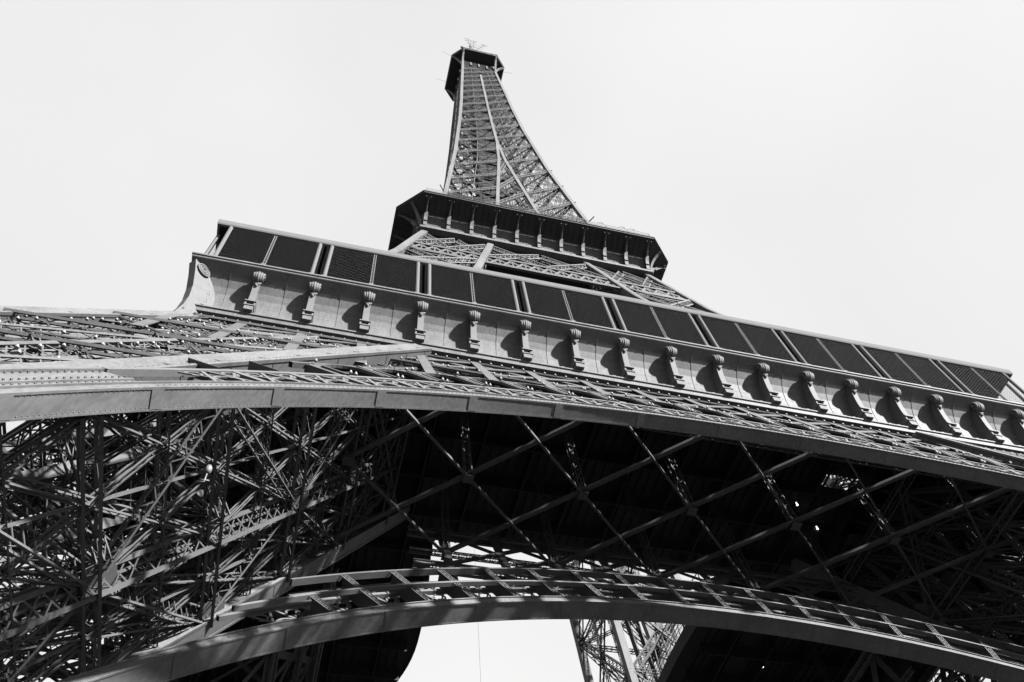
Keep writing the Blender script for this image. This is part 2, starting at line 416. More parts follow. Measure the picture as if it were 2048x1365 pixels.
        if (tx < a < pi-tx if inner else okp(a, rx-1)):
            arc.poly([Pp(a, r0+.45, d0), Pp(a, rx, d0), Pp(a, rx, d0+wd), Pp(a, r0+.45, d0+wd)], .05, (sin(a), 0, 0))
        else:
            arc.poly([Pp(a, r0+.45, d0), Pp(a, rm, d0), Pp(a, rm, d0+wd), Pp(a, r0+.45, d0+wd)], .05, (sin(a), 0, 0))
    rv = None
    if rivets:
        rv = MB()
        def riv(th, r, d, ir):
            c = Pp(th, r, d); cx = Vector(c); rd = Vector(F(-cos(th), -sin(th), 0))-Vector(F(0, 0, 0)); tt = Vector(F(-sin(th), cos(th), 0))-Vector(F(0, 0, 0))
            h = .014; w = .02
            base = len(rv.v); dv = Vector(NV)
            rv.v += [tuple(cx+tt*w+dv*w), tuple(cx+tt*w-dv*w), tuple(cx-tt*w-dv*w), tuple(cx-tt*w+dv*w)]
            rv.v += [tuple(cx+tt*w*.5+dv*w*.5+rd*h), tuple(cx+tt*w*.5-dv*w*.5+rd*h), tuple(cx-tt*w*.5-dv*w*.5+rd*h), tuple(cx-tt*w*.5+dv*w*.5+rd*h)]
            rv.f += [(base+i, base+(i+1) % 4, base+4+(i+1) % 4, base+4+i) for i in range(4)]+[(base+4, base+5, base+6, base+7)]
        th = radians(20)
        while th < pi-radians(4):
            riv(th, r0, d0+.07, 0); riv(th, r0, d1-.07, 0); th += .17/r0
        th = radians(60)
        while th < pi-tm:
            pl.beam(Pp(th, r0+.2, d0-.02), Pp(th+.04/r0, r0+.2, d0-.02), .04, .06, tuple(NV)); th += .22/r0
        th = st0
        while th < pi-radians(4):
            for j in range(7):
                for e in (-.16, .16): riv(th+e/r0, r0, d0+.08+(d1-d0-.16)*j/6, 0)
            th += seam
    return pl, orn, arc, rv
def add_arch(params, name, rivets=False, **kw):
    pl, orn, arc, rv = arch(*params, rivets=rivets, **kw)
    m1, m2, m3 = pl.mesh(name, PLATE), orn.mesh('ring_ornament', CAST), arc.mesh('arcade', IRON)
    for q in range(4):
        p = link(name, m1, tower, q*HP); link('ring_ornament', m2, p); link('arcade', m3, p)
        if rv and q == 0: put('rivets', rv, PLATE, p)['kind'] = 'stuff'
add_arch((3.5, 36.3, 38.7, 41.5, -.66, 0.0), 'outer_arch', True)
add_arch((4.2, 39.3, 41.9, 43.8, 10.35, 11.3), 'inner_arch', inner=True, webd=.9)

# ------------------------------------------------------------------ girders below the first floor
def girder(d, s0, sm, s1, half, lower=True, nh=4):
    mb = MB(); bay = 69.0/18; N = tuple(NV)
    for sc, w in ((sm, .5), (s1-.25, .55)):
        truss(mb, F(-half, sc, d), F(half, sc, d), N, w, .45, .2, 90, .08, 'z')
    for dl in ((0, 1.3) if lower else (0,)):
        k = int(half/bay)+1
        xs = [i*bay for i in range(-k, k+1) if abs(i*bay) <= half+.1]
        for x in xs: mb.beam(F(x, s0 if not dl else sm, d+dl-.3), F(x, s1-.4, d+dl-.3), .62, .06, N)
        for x in xs:
            for sg in (-1, 1):
                xe = x+sg*2*bay
                if abs(xe) <= half+.1:
                    mb.beam(F(x, sm+.2, d+dl-.05*sg-.2), F(xe, s1-.4, d+dl-.05*sg-.2), .55, .05, N)
                xe = x+sg*bay
                if lower and not dl and abs(xe) <= half+.1: truss(mb, F(x, s0, d+dl), F(xe, sm-.2, d+dl), N, .4, 0, .13, 8, .06, 'z')
        for q in range(1, nh):
            sq = sm+(s1-sm)*q/nh
            truss(mb, F(-half, sq, d+dl+.25), F(half, sq, d+dl+.25), N, .34, .3, .09, 130, .05, 'z')
        if lower and not dl: truss(mb, F(-half, (s0+sm)/2, d+dl+.2), F(half, (s0+sm)/2, d+dl+.2), N, .34, .3, .09, 130, .05, 'z')
    for x in xs:
        for q in range(6):
            if not lower: continue
            sa = sm+(s1-sm)*q/6; sb = sm+(s1-sm)*(q+1)/6
            mb.beam(F(x, sa, d), F(x, sb, d+1.3), .08, .08, N)
    return mb
g = girder(0.25, 45.4, 50.5, 56.9, 34.4); gme = g.mesh('platform_girder', IRON)
g2 = girder(12.6, 48.2, 51.5, 58.6, 17.6, False, 2); g2me = g2.mesh('platform_girder', IRON)
girders = []
for q in range(4):
    girders.append(link('platform_girder', gme, tower, q*HP)); link('platform_girder', g2me, tower, q*HP)
# horizontal wind bracing at the crown of the arches
wb = MB(); ZB = 43.2; YR = [-24.0, -30.75, -37.6]; XB = [-15.2+7.47*i for i in range(-1, 6)]
for i, x in enumerate(XB):
    for j in range(2):
        for sx in (-1, 1):
            xe = x+sx*7.47
            if xe < -23.5 or xe > 30: continue
            mb = wb; a = (x, YR[0 if (i % 1 == 0 and j == 0) else 1], ZB)
    for (y0, y1) in ((YR[0], YR[1]), (YR[1], YR[2])):
        for sx in (-1, 1):
            xe = x+sx*7.47
            if -23.5 < xe < 31: wb.beam((x, y0, ZB+(.15 if sx > 0 else -.15)), (xe, y1, ZB+(.15 if sx > 0 else -.15)), .29 if sx > 0 else .13, .2)
    for y in YR: wb.box(x-.32, x+.32, y-.32, y+.32, ZB-.32, ZB-.29)
    # posts up to the deck
    for y in YR[:2]:
        truss(wb, (x, y, ZB), (x, y+1.0, 55.8), (0, 1, 0), .42, .42, .06, 26, .03, 'z')
    wme = wb.mesh('wind_bracing', IRON)
for q in range(4): link('wind_bracing', wme, tower, q*HP)

# ------------------------------------------------------------------ first floor deck
def void_edge(t):
    """t in 0..4 walks the four sides; gently bowed opening"""
    side = int(t) % 4; u = (t-int(t))*2-1
    x = u*13.6; bow = (13.3 if side == 0 else 12.35+.0075*x*x)
    if side == 3: bow = 12.9+(.028*x*x if x*1 < 0 else .0075*x*x)   # left edge bows more towards the back
    R = Matrix.Rotation(side*HP, 2)
    v = R @ Vector((x, -bow)); return v.x, v.y
dk = MB(); NS = 96; NR = 10; ZD = 56.3
grid = []
for i in range(NS):
    t = 4*i/NS; side = int(t) % 4; u = (t-int(t))*2-1
    vx, vy = void_edge(t); R = Matrix.Rotation(side*HP, 2); ov = R @ Vector((u*34.3, -34.3))
    grid.append([(vx+(ov.x-vx)*j/NR, vy+(ov.y-vy)*j/NR) for j in range(NR+1)])
hole = {(27, 5)}
for i in range(NS):
    i2_ = (i+1) % NS
    for j in range(NR):
        a, b, c, d = grid[i][j], grid[i2_][j], grid[i2_][j+1], grid[i][j+1]
        cx = (a[0]+b[0]+c[0]+d[0])/4; cy = (a[1]+b[1]+c[1]+d[1])/4
        if hypot(cx-18.6, cy+24.5) < 1.5: continue
        n = len(dk.v); dk.v += [(*a, ZD), (*b, ZD), (*c, ZD), (*d, ZD), (*a, ZD+.5), (*b, ZD+.5), (*c, ZD+.5), (*d, ZD+.5)]
        dk.f += [(n+3, n+2, n+1, n), (n+4, n+5, n+6, n+7)]
    a, b = grid[i][0], grid[i2_][0]
    dk.poly([(*a, ZD-.3), (*b, ZD-.3), (*b, ZD+1.2), (*a, ZD+1.2)])
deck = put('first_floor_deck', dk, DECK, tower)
jb = MB()
for k in range(-7, 8):
    x = k*4.1
    for y0, y1 in (((-34, -14.5), (14.5, 34)) if abs(x) < 14 else ((-34, 34),)):
        jb.beam((x, y0*.96, ZD-.7), (x, y1*.96, ZD-.7), .12, 1.3)
        jb.beam((y0*.96, x, ZD-.75), (y1*.96, x, ZD-.75), .12, 1.3)
for k in range(-42, 43):
    x = k*.8
    if abs(x-18.9) < .9: continue
    for y0, y1 in (((-34, -14.6), (14.6, 34)) if abs(x) < 14.4 else ((-34, 34),)): jb.beam((x, y0*.985, ZD-.12), (x, y1*.985, ZD-.12), .1, .22)
for dx_ in (-.35, .35): jb.beam((18.9+dx_, -25.5, ZD-.1), (18.9+dx_, -21.5, ZD-.1), .1, .1)
jb.beam((17.2, -24.8, ZD-.1), (20.6, -22.6, ZD-.1), .1, .1)
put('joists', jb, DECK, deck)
speckm = bpy.data.materials.new('speck_glow'); speckm.use_nodes = True; lb = speckm.node_tree.nodes['Principled BSDF']  # glowing beads added in place of sky pinholes in the deck
lb.inputs['Emission Color'].default_value = (1, 1, 1, 1); lb.inputs['Emission Strength'].default_value = .6
SPECKXY = ((16.5, -18.05), (18.6, -20.65), (15.66, -22.9), (20.9, -2.6))
cl = MB(); cl.ell((0, 0, 0), (.09, .09, .08), 10, 6); cl.tube([(0, 0, .05), (0, 0, .3)], .05, 6); cl_me = cl.mesh('sky_speck', speckm, True)
for (x, y) in SPECKXY:
    o = link('sky_speck', cl_me, deck); o.location = (x, y, ZD-.9)
rc = MB()  # dark strip put in for the shaded gap under the frieze band
for q in range(4):
    R = Matrix.Rotation(q*HP, 3, 'Z')
    rc.poly([tuple(R @ Vector(v)) for v in ((-33.25, -33.25, 50.6), (33.25, -33.25, 50.6), (33.25, -33.25, 51.72), (-33.25, -33.25, 51.72))])
    rc.poly([tuple(R @ Vector(v)) for v in ((-33.25, -33.25, 50.6), (33.25, -33.25, 50.6), (32.4, -32.4, 50.6), (-32.4, -32.4, 50.6))])
put('gap_shade', rc, DECK, deck)
rl = MB()
for i in range(NS):
    a, b = grid[i][0], grid[(i+1) % NS][0]; A_, B_ = (*a, ZD+1.2), (*b, ZD+1.2)
    for h in (.5, 1.0, 1.5, 2.9): rl.beam(vadd(A_, (0, 0, h)), vadd(B_, (0, 0, h)), .05 if h < 2 else .1, .05)
    rl.beam(A_, vadd(A_, (0, 0, 2.9)), .08, .08)
    for t in (.25, .5, .75): rl.beam(lerp(A_, B_, t), vadd(lerp(A_, B_, t), (0, 0, 1.5)), .03, .03)
put('void_railing', rl, IRON, tower)

# ------------------------------------------------------------------ frieze with consoles, first gallery
NB = 18; HX = 34.5; BAY = 2*HX/NB
fz = MB()
prof = [(-33.3, 51.72), (-34.2, 51.72), (-34.26, 52.04), (-34.36, 52.08), (-34.36, 52.2), (-33.8, 52.22), (-33.75, 52.25), (-33.65, 52.3), (-33.56, 52.4), (-33.5, 53.1), (-33.5, 53.9), (-33.56, 54.5), (-33.7, 55.1), (-33.96, 55.65), (-34.32, 56.15), (-34.75, 56.5), (-35.2, 56.8), (-35.3, 56.85), (-35.36, 56.9), (-35.36, 57.0), (-35.28, 57.03), (-35.3, 57.12), (-35.42, 57.16), (-35.42, 57.32), (-35.0, 57.36), (-34.2, 57.38)]
fz.sweep(prof, -1, 1, lambda s, p: (s*(-p[0]), p[0], p[1]))
# mid-bay ribs and panel seams on the cove
cove = prof[9:18]
for i in range(NB):
    xm = -HX+BAY*(i+.5)
    for a, b in zip(cove[:-1], cove[1:]): fz.beam((xm, a[0]-.012, a[1]), (xm, b[0]-.012, b[1]), .06, .04, (0, 1, 0))
    for zz, yy in ((53.35, -33.505), (54.35, -33.545), (55.3, -33.79)):
        fz.beam((xm-BAY/2+.25, yy, zz), (xm+BAY/2-.25, yy, zz), .012, .02)
    # relief strip along the foot of the cove
    for j in range(9):
        xx = xm-BAY/2+.45+j*(BAY-.9)/8; fz.box(xx-.12, xx+.12, -34.3+.03*(j % 2), -33.95, 52.21, 52.36)
    fz.beam((xm-BAY/2+.25, -33.62, 52.42), (xm+BAY/2-.25, -33.62, 52.42), .22, .1)
frz_me = fz.mesh('console_frieze', PLATE)

def console_mesh():
    mb = MB()
    # side web following the cove, slim face plate, pedestal with niche, scroll head with lobes
    w = .2
    face = [(-34.45, 53.35), (-34.46, 54.0), (-34.52, 54.6), (-34.62, 55.2), (-34.72, 55.6)]
    back = [(-33.48, 53.35), (-33.48, 54.0), (-33.55, 54.6), (-33.7, 55.2), (-33.93, 55.7)]
    for i in range(len(face)-1):
        a, b = face[i], face[i+1]; c, d = back[i+1], back[i]
        mb.box8([(-w*.6, a[0], a[1]), (-w*.6, d[0], d[1]), (w*.6, d[0], d[1]), (w*.6, a[0], a[1]), (-w*.6, b[0], b[1]), (-w*.6, c[0], c[1]), (w*.6, c[0], c[1]), (w*.6, b[0], b[1])])
        mb.beam((0, a[0]-.04, a[1]), (0, b[0]-.04, b[1]), .44, .1, (0, 1, 0), True)
    top = [(-34.72, 55.6), (-34.95, 56.1), (-34.9, 56.6), (-34.6, 56.75), (-33.9, 56.0), (-33.7, 55.7)]
    mb.poly([(-.14, y, z) for y, z in top], .28, (1, 0, 0))
    mb.box(-.3, .3, -34.62, -32.85, 52.22, 52.75)
    mb.box(-.36, .36, -34.68, -32.85, 52.7, 52.8)
    for sx in (-1, 1): mb.box(sx*.3-.06, sx*.3+.06, -34.6, -33.4, 52.8, 53.22)
    mb.box(-.24, .24, -34.36, -33.4, 52.8, 53.22)
    mb.box(-.38, .38, -34.7, -33.38, 53.22, 53.32); mb.box(-.33, .33, -34.64, -33.38, 53.32, 53.4)
    mb.ell((0, -34.42, 52.98), (.13, .12, .17), 8, 6)
    return mb.mesh('console', CAST)
def scroll_mesh():
    mb = MB(); c = Vector((0, -34.98, 56.12))
    for k, x in enumerate((-.27, -.14, 0, .14, .27)):
        r = .40-.055*abs(k-2)
        pts = []; n = 16
        for i in range(n+1):
            a = radians(-120+300*i/n); rr = r*(1-.25*i/n)
            pts.append((x*(1.15+.15*sin(a)), c.y-rr*cos(a)*.85, c.z+rr*sin(a)*1.35))
        mb.tube(pts, [.10]*(n//2)+[.085]*(n-n//2+1), 8)
    mb.tube([(-.33, c.y, c.z), (.33, c.y, c.z)], .3, 14)
    for sx in (-1, 1): mb.tube([(sx*.28, c.y, c.z), (sx*.42, c.y, c.z)], .1, 8)
    # leaf pendant below
    for k in range(-2, 3):
        R = Matrix.Rotation(k*.32, 3, 'Y'); mb.ell((k*.075, -34.82, 55.52-.03*abs(k)), (.07, .09, .22), 8, 6, R)
    mb.ell((0, -34.8, 55.25), (.1, .09, .14), 8, 6)
    return mb.mesh('scroll_head', CAST, True)
con_me, scr_me = console_mesh(), scroll_mesh()
cmb = MB()   # corner bracket
cp = [(49.6, 48.2), (49.25, 49.6), (48.97, 51.0), (48.88, 52.2), (49.0, 53.6), (49.35, 55.2), (49.7, 56.4), (48.2, 56.6), (47.0, 55.5), (46.8, 52.0), (48.4, 48.2)]
kk = sqrt(.5)
for sg in (-1, 1):
    cmb.poly([(-p[0]*kk+sg*.2*kk, -p[0]*kk-sg*.2*kk, p[1]) for p in cp], .06, (sg*kk, -sg*kk, 0))
for a, b in zip(cp[:6], cp[1:7]): cmb.beam((-a[0]*kk, -a[0]*kk, a[1]), (-b[0]*kk, -b[0]*kk, b[1]), .6, .12, (-1, -1, 0), True)
for sg in (-1, 1):
    for R_ in (.5, .34, .18):
        pts = [(-(48.9+R_*cos(t))*kk+sg*.36*kk, -(48.9+R_*cos(t))*kk-sg*.36*kk, 56.0+R_*sin(t)) for t in [2*pi*i/14 for i in range(15)]]
        cmb.tube(pts, .07, 6)
cmb.tube([(-48.9*kk+.34*kk, -48.9*kk-.34*kk, 56.0), (-48.9*kk-.34*kk, -48.9*kk+.34*kk, 56.0)], .46, 16)
cor_me = cmb.mesh('corner_console', CAST)

lg = MB()   # openwork parapet on the ledge
lg.box(-34.9, 34.9, -34.98, -34.86, 57.38, 57.5); lg.box(-34.9, 34.9, -34.98, -34.86, 57.82, 57.92)
x = -34.8
while x < 34.8:
    lg.box(x-.085, x+.085, -34.95, -34.89, 57.5, 57.82); x += .34
par_me = lg.mesh('openwork_parapet', IRON)
lamp_me = None
rf = MB()   # roof fascia, soffit and slats
ZR = 63.35
rf.sweep([(-34.85, ZR), (-35.0, ZR+.06), (-35.06, ZR+.2), (-35.06, ZR+.75), (-34.98, ZR+.88), (-34.6, ZR+.95), (-27.5, ZR+1.25)], -1, 1, lambda s, p: (s*(-p[0]), p[0], p[1]))
roof_me = rf.mesh('gallery_roof', ROOFM)
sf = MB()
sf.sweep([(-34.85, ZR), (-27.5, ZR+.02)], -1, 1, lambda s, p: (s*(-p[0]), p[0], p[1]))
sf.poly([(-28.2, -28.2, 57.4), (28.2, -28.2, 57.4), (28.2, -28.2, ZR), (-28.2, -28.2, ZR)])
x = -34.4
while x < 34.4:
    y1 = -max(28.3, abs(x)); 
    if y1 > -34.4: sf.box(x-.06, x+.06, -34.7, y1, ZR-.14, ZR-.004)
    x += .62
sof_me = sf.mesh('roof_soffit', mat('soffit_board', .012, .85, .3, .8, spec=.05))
def tubes(mb, x, y, z0, z1, r): mb.tube([(x, y, z0), (x, y+.28, z1)], r, 10)
pm = MB(); tubes(pm, 0, 0, 0, ZR-57.4, .15); pm.box(-.2, .2, -.2, .2, 0, .14); post_me = pm.mesh('gallery_post', ROOFM)
sm = MB()
for sx in (-.09, .09): sm.beam((sx, 0, 0), (sx*.9, .28, ZR-57.4), .05, .09)
for k in range(22):
    z0 = k*.27; sg = 1 if k % 2 else -1; y = .28*z0/6
    sm.beam((sg*.09, y, z0), (-sg*.09, y+.01, z0+.27), .03, .03)
sm.box(-.16, .16, -.16, .16, 0, .3); slim_me = sm.mesh('slender_post', ROOFM)
nt_ = MB()   # wire netting between posts
h0, h1 = 57.92, ZR-.02; H = h1-h0
def netstrip(xa, xb):
    sp = .30
    k = -int(H/sp)-1
    n0 = int((xb-xa+H)/sp)+1
    for i in range(n0):
        for sg in (1, -1):
            c = xa-H+i*sp if sg == 1 else xa+i*sp
            # line x = c + (z-h0)*sg
            za, zb = 0, H
            if sg == 1: za = max(0, xa-c); zb = min(H, xb-c)
            else: za = max(0, c-xb); zb = min(H, c-xa)
            if zb-za > .05: nt_.beam((c+sg*za, -35.12+.25*za/H, h0+za), (c+sg*zb, -35.12+.25*zb/H, h0+zb), .008, .008)
bounds = [-34.2]+[(-3.5+k)*7.663 for k in range(8)]+[34.2]
for a, b in zip(bounds[:-1], bounds[1:]): netstrip(a+.1, b-.1)
net_me = nt_.mesh('wire_netting', WIRE)
for q in range(4):
    f = link('console_frieze', frz_me, tower, q*HP)
    for i in range(0 if False else 1, NB):
        c = link('console', con_me, f); c.location.x = -HX+BAY*i
        s = link('scroll_head', scr_me, f); s.location.x = -HX+BAY*i
    link('corner_console', cor_me, f)
    link('openwork_parapet', par_me, f)
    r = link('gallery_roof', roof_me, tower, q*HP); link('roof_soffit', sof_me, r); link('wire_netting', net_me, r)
    for b in bounds:
        for dx in ((-.45, .45) if abs(b) < 34 else ((.2,) if b < 0 else (-.2,))):
            o = link('gallery_post', post_me, r); o.location = (b+dx, -35.15, 57.4)
    for k in range(-4, 5):
        o = link('slender_post', slim_me, r); o.location = (k*7.663, -35.15, 57.4)

# ------------------------------------------------------------------ second stage, first floor to second floor
def leg2(za, zb, ks):
    mb = MB()
    zs = [za+(zb-za)*k/10 for k in range(11)]
    for sx, sy in ks:
        f = lambda z: (-(o2(z)-.45 if sx == 'o' else i2(z)+.45), -(o2(z)-.45 if sy == 'o' else i2(z)+.45), z)
        for a, b in zip(zs[:-1], zs[1:]):
            mb.beam(f(a), f(b), .9, .9, (0, 1, 0)); mb.beam(vadd(f(a), (0, -.47, 0)), vadd(f(b), (0, -.47, 0)), .5, .05, (0, 1, 0)); mb.beam(vadd(f(a), (-.47, 0, 0)), vadd(f(b), (-.47, 0, 0)), .05, .5, (0, 1, 0))
    return mb
def leg2_faces():
    mb = MB()
    def pan(P, n):
        ls = [57.6, 68.5, 79.5, 90, 99.3]
        for z0, z1 in zip(ls[:-1], ls[1:]):
            for a, b in (((0.04, z0), (.96, z1)), ((.96, z0), (.04, z1))): truss(mb, P(*a), P(*b), n, .85, .45, .18, 13, .09, 'x')
            truss(mb, P(.03, z1), P(.97, z1), n, .55, .4, .12, 14, .06, 'z')
            truss(mb, P(.5, z0), P(.5, z1), n, .5, .3, .1, 12, .06, 'x')
        for a, b in (((0.04, 103.2), (.5, 110.2)), ((.5, 110.2), (.96, 103.2)), ((.04, 110.2), (.5, 103.2)), ((.5, 103.2), (.96, 110.2))):
            truss(mb, P(*a), P(*b), n, .85, .4, .17, 9, .09, 'x')
    def nn(v): l = sqrt(sum(c*c for c in v)); return tuple(c/l for c in v)
    O = lambda z: o2(z)-.45
    I = lambda z: i2(z)+.45
    for fy in (O, I):
        pan(lambda u, z: (-(O(z)+(I(z)-O(z))*u), -fy(z), z), nn((0, -1, -.3)))
        pan(lambda u, z: (-fy(z), -(O(z)+(I(z)-O(z))*u), z), nn((-1, 0, -.3)))
    for z in (68.5, 79.5, 90, 99.3, 103.2, 111):
        c = [(-O(z), -O(z), z), (-O(z), -I(z), z), (-I(z), -I(z), z), (-I(z), -O(z), z)]
        truss(mb, c[0], c[2], (0, 0, 1), .4, .3, .1, 18, .05, 'z'); truss(mb, c[1], c[3], (0, 0, 1), .4, .3, .1, 18, .05, 'z')
    # lift track
    for a in (.35, .65):
        f = lambda z: (-(O(z)+(I(z)-O(z))*a), -(O(z)+(I(z)-O(z))*a), z)
        mb.beam(f(57.6), f(112), .5, .6)
    return mb
L24 = [leg2(57.6, 112.2, [ks]).mesh('chord', PLATE) for ks in (('o', 'o'), ('o', 'i'), ('i', 'o'), ('i', 'i'))]; l2f = leg2_faces().mesh('upper_leg', IRON)
for q in range(4):
    p = link('upper_leg', l2f, tower, q*HP)
    for me in L24: link('chord', me, p)
bt = MB()   # belt girders joining the four upper legs
for z0, z1, inn in ((99.3, 103.2, 0), (99.3, 103.2, 1)):
    for f in ((o2,) if not inn else (i2,)):
        y0, y1 = -f(z0)+.3*(1-2*inn), -f(z1)+.3*(1-2*inn); X = o2(101)-.6
        n = (0, -.97, -.25)
        for z, y in ((z0, y0), (z1, y1)): bt.beam((-X, y, z), (X, y, z), .35, .35)
        N = 22
        for k in range(N):
            xa, xb = -X+2*X*k/N, -X+2*X*(k+1)/N
            bt.beam((xa, y0, z0), (xb, y1, z1), .3, .06, n); bt.beam((xb, y0, z0), (xa, y1, z1), .3, .06, n)
            bt.beam((xa, y0, z0), (xa, y1, z1), .18, .1, n)
            for t in (.33, .67):
                a = lerp((xa, y0, z0), (xa, y1, z1), t); b = lerp((xb, y0, z0), (xb, y1, z1), t); bt.beam(a, b, .08, .08, n)
# zigzag between inner chords just under the second floor
for a, b in (((-i2(103), 103.2), (0, 110.2)), ((0, 110.2), (i2(103), 103.2)), ((-i2(110), 110.2), (0, 103.2)), ((0, 103.2), (i2(110), 110.2))):
    truss(bt, (a[0], -o2(a[1])+.45, a[1]), (b[0], -o2(b[1])+.45, b[1]), (0, -1, -.25), .85, .4, .17, 11, .09, 'x')
bt_me = bt.mesh('belt_girder', IRON)
for q in range(4): link('belt_girder', bt_me, tower, q*HP)

# ------------------------------------------------------------------ second floor gallery
A2, B2 = 17.25, 20.6
def oct_(a, b, z): return [(-a, -b, z), (a, -b, z), (b, -a, z), (b, a, z), (a, b, z), (-a, b, z), (-b, a, z), (-b, -a, z)]
def ringo(mb, la, lb):
    n = len(mb.v); mb.v += la+lb; k = len(la)
    for i in range(k): j = (i+1) % k; mb.f.append((n+i, n+j, n+k+j, n+k+i))
g2m = MB()
ss = [(16.0, 16.3, 111.95), (17.2, 17.3, 111.95), (17.25, 17.35, 112.35), (17.2, 17.3, 112.42), (16.8, 17.0, 112.45), (16.8, 17.02, 113.4), (16.82, 17.1, 114.2), (16.84, 17.35, 114.9), (16.86, 17.8, 115.35)]
for a, b in zip(ss[:-1], ss[1:]): ringo(g2m, oct_(a[0]-.1, a[1], a[2]), oct_(b[0]-.1, b[1], b[2]))
g2o = put('second_floor_gallery', g2m, PLATE, tower)
g2s = MB()
ringo(g2s, oct_(16.86, 17.8, 115.35), oct_(16.9, 18.3, 115.6)); ringo(g2s, oct_(16.9, 18.3, 115.6), oct_(A2-.05, B2-.1, 116.42)); 
g2s.poly(oct_(16.0, 16.2, 112.6)); ringo(g2s, oct_(16.0, 16.2, 112.0), oct_(16.0, 16.35, 110.5)); ringo(g2s, oct_(16.0, 16.35, 110.5), oct_(14.5, 14.8, 110.5))  # lower rings: dark band put in for the shaded gap under the rim
for k in range(-19, 20):
    x = k*.85
    if abs(x) < 17:
        for q in range(4):
            R = Matrix.Rotation(q*HP, 3, 'Z'); a = R @ Vector((x, -17.9, 115.48)); b = R @ Vector((x, -20.4, 116.3)); g2s.beam(tuple(a), tuple(b), .08, .16)
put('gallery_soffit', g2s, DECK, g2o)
g2e = MB()
ringo(g2e, oct_(A2-.05, B2-.1, 116.4), oct_(A2, B2, 116.45)); ringo(g2e, oct_(A2, B2, 116.45), oct_(A2, B2, 116.75)); ringo(g2e, oct_(A2, B2, 116.75), oct_(A2+.08, B2+.1, 116.78)); ringo(g2e, oct_(A2+.08, B2+.1, 116.78), oct_(A2+.08, B2+.1, 116.95)); ringo(g2e, oct_(A2+.08, B2+.1, 116.95), oct_(A2-3, B2-4, 117.0))
put('gallery_edge', g2e, mat('edge_band', .025, .6, .1, .5, spec=.15), g2o)
rb = MB()
rp = [(17.4, 112.42), (17.62, 113.3), (17.95, 114.1), (18.4, 114.85), (19.0, 115.5), (19.6, 115.95), (20.3, 116.3)]
for a, b in zip(rp[:-1], rp[1:]):
    rb.beam((0, -a[0], a[1]), (0, -b[0], b[1]), .5, .06, (0, 1, -.5), True)
    rb.beam((0, -a[0]+.12, a[1]+.06), (0, -b[0]+.12, b[1]+.06), .1, .3, (0, 1, -.5))
rb.box(-.28, .28, -17.8, -16.95, 113.3, 113.36)
rb.poly([(-.05, -y, z) for y, z in rp]+[(-.05, -17.0, 115.3), (-.05, -16.9, 112.42)], .1, (1, 0, 0))
for sx in (-1, 1): rb.box(sx*.34-.07, sx*.34+.07, -20.2, -19.9, 116.05, 116.25)
rib_me = rb.mesh('gallery_rib', PLATE)
for q in range(4):
    for k in range(11):
        o = link('gallery_rib', rib_me, g2o, q*HP); R = Matrix.Rotation(q*HP, 3, 'Z'); o.location = R @ Vector((-16.5+3.3*k, 0, 0))
# corner brackets across the chamfer
cb = MB()
for a, b in zip(rp[:-1], rp[1:]):
    fa = lambda p: (-(16.7+(p[0]-17.25)*.62)*1.0-.25, -(16.7+(p[0]-17.25)*.62)-.25, p[1])
    cb.beam(fa(a), fa(b), .45, .08, (-1, -1, -.5), True)
cb_me = cb.mesh('corner_rib', PLATE)
for q in range(4): link('corner_rib', cb_me, g2o, q*HP)
rr = MB()
for q in range(4):
    R = Matrix.Rotation(q*HP, 3, 'Z')
    for z, y, t in ((114.55, -17.5, .06),):
        rr.beam(tuple(R @ Vector((-16.6, y-.45, z-.15))), tuple(R @ Vector((16.6, y-.45, z-.15))), t, t)
    for k in range(-8, 9):
        c = R @ Vector((k*1.65, -17.0, 112.45)); rr.beam(tuple(c), tuple(R @ Vector((k*1.65, -17.1, 114.2))), .05, .05)
    rr.beam(tuple(R @ Vector((-16.6, -17.04, 113.5))), tuple(R @ Vector((16.6, -17.04, 113.5))), .05, .05)
    for k in range(11):
        x = -16.9+k*3.38
        rr.beam(tuple(R @ Vector((x, -20.5, 116.95))), tuple(R @ Vector((x, -20.2, 118.9))), .05, .05)
    for z in (117.3, 118.0, 118.6): rr.beam(tuple(R @ Vector((-17, -20.4, z))), tuple(R @ Vector((17, -20.4, z))), .035, .035)
    for k in (6.5, 9.2, 12.6, 14.2):
        pts = [tuple(R @ Vector((k+.45*cos(t), -20.5, 118.4+.5*sin(t)))) for t in [pi*i/8 for i in range(9)]]; rr.tube(pts, .04, 5)
put('gallery_railing', rr, IRON, g2o)

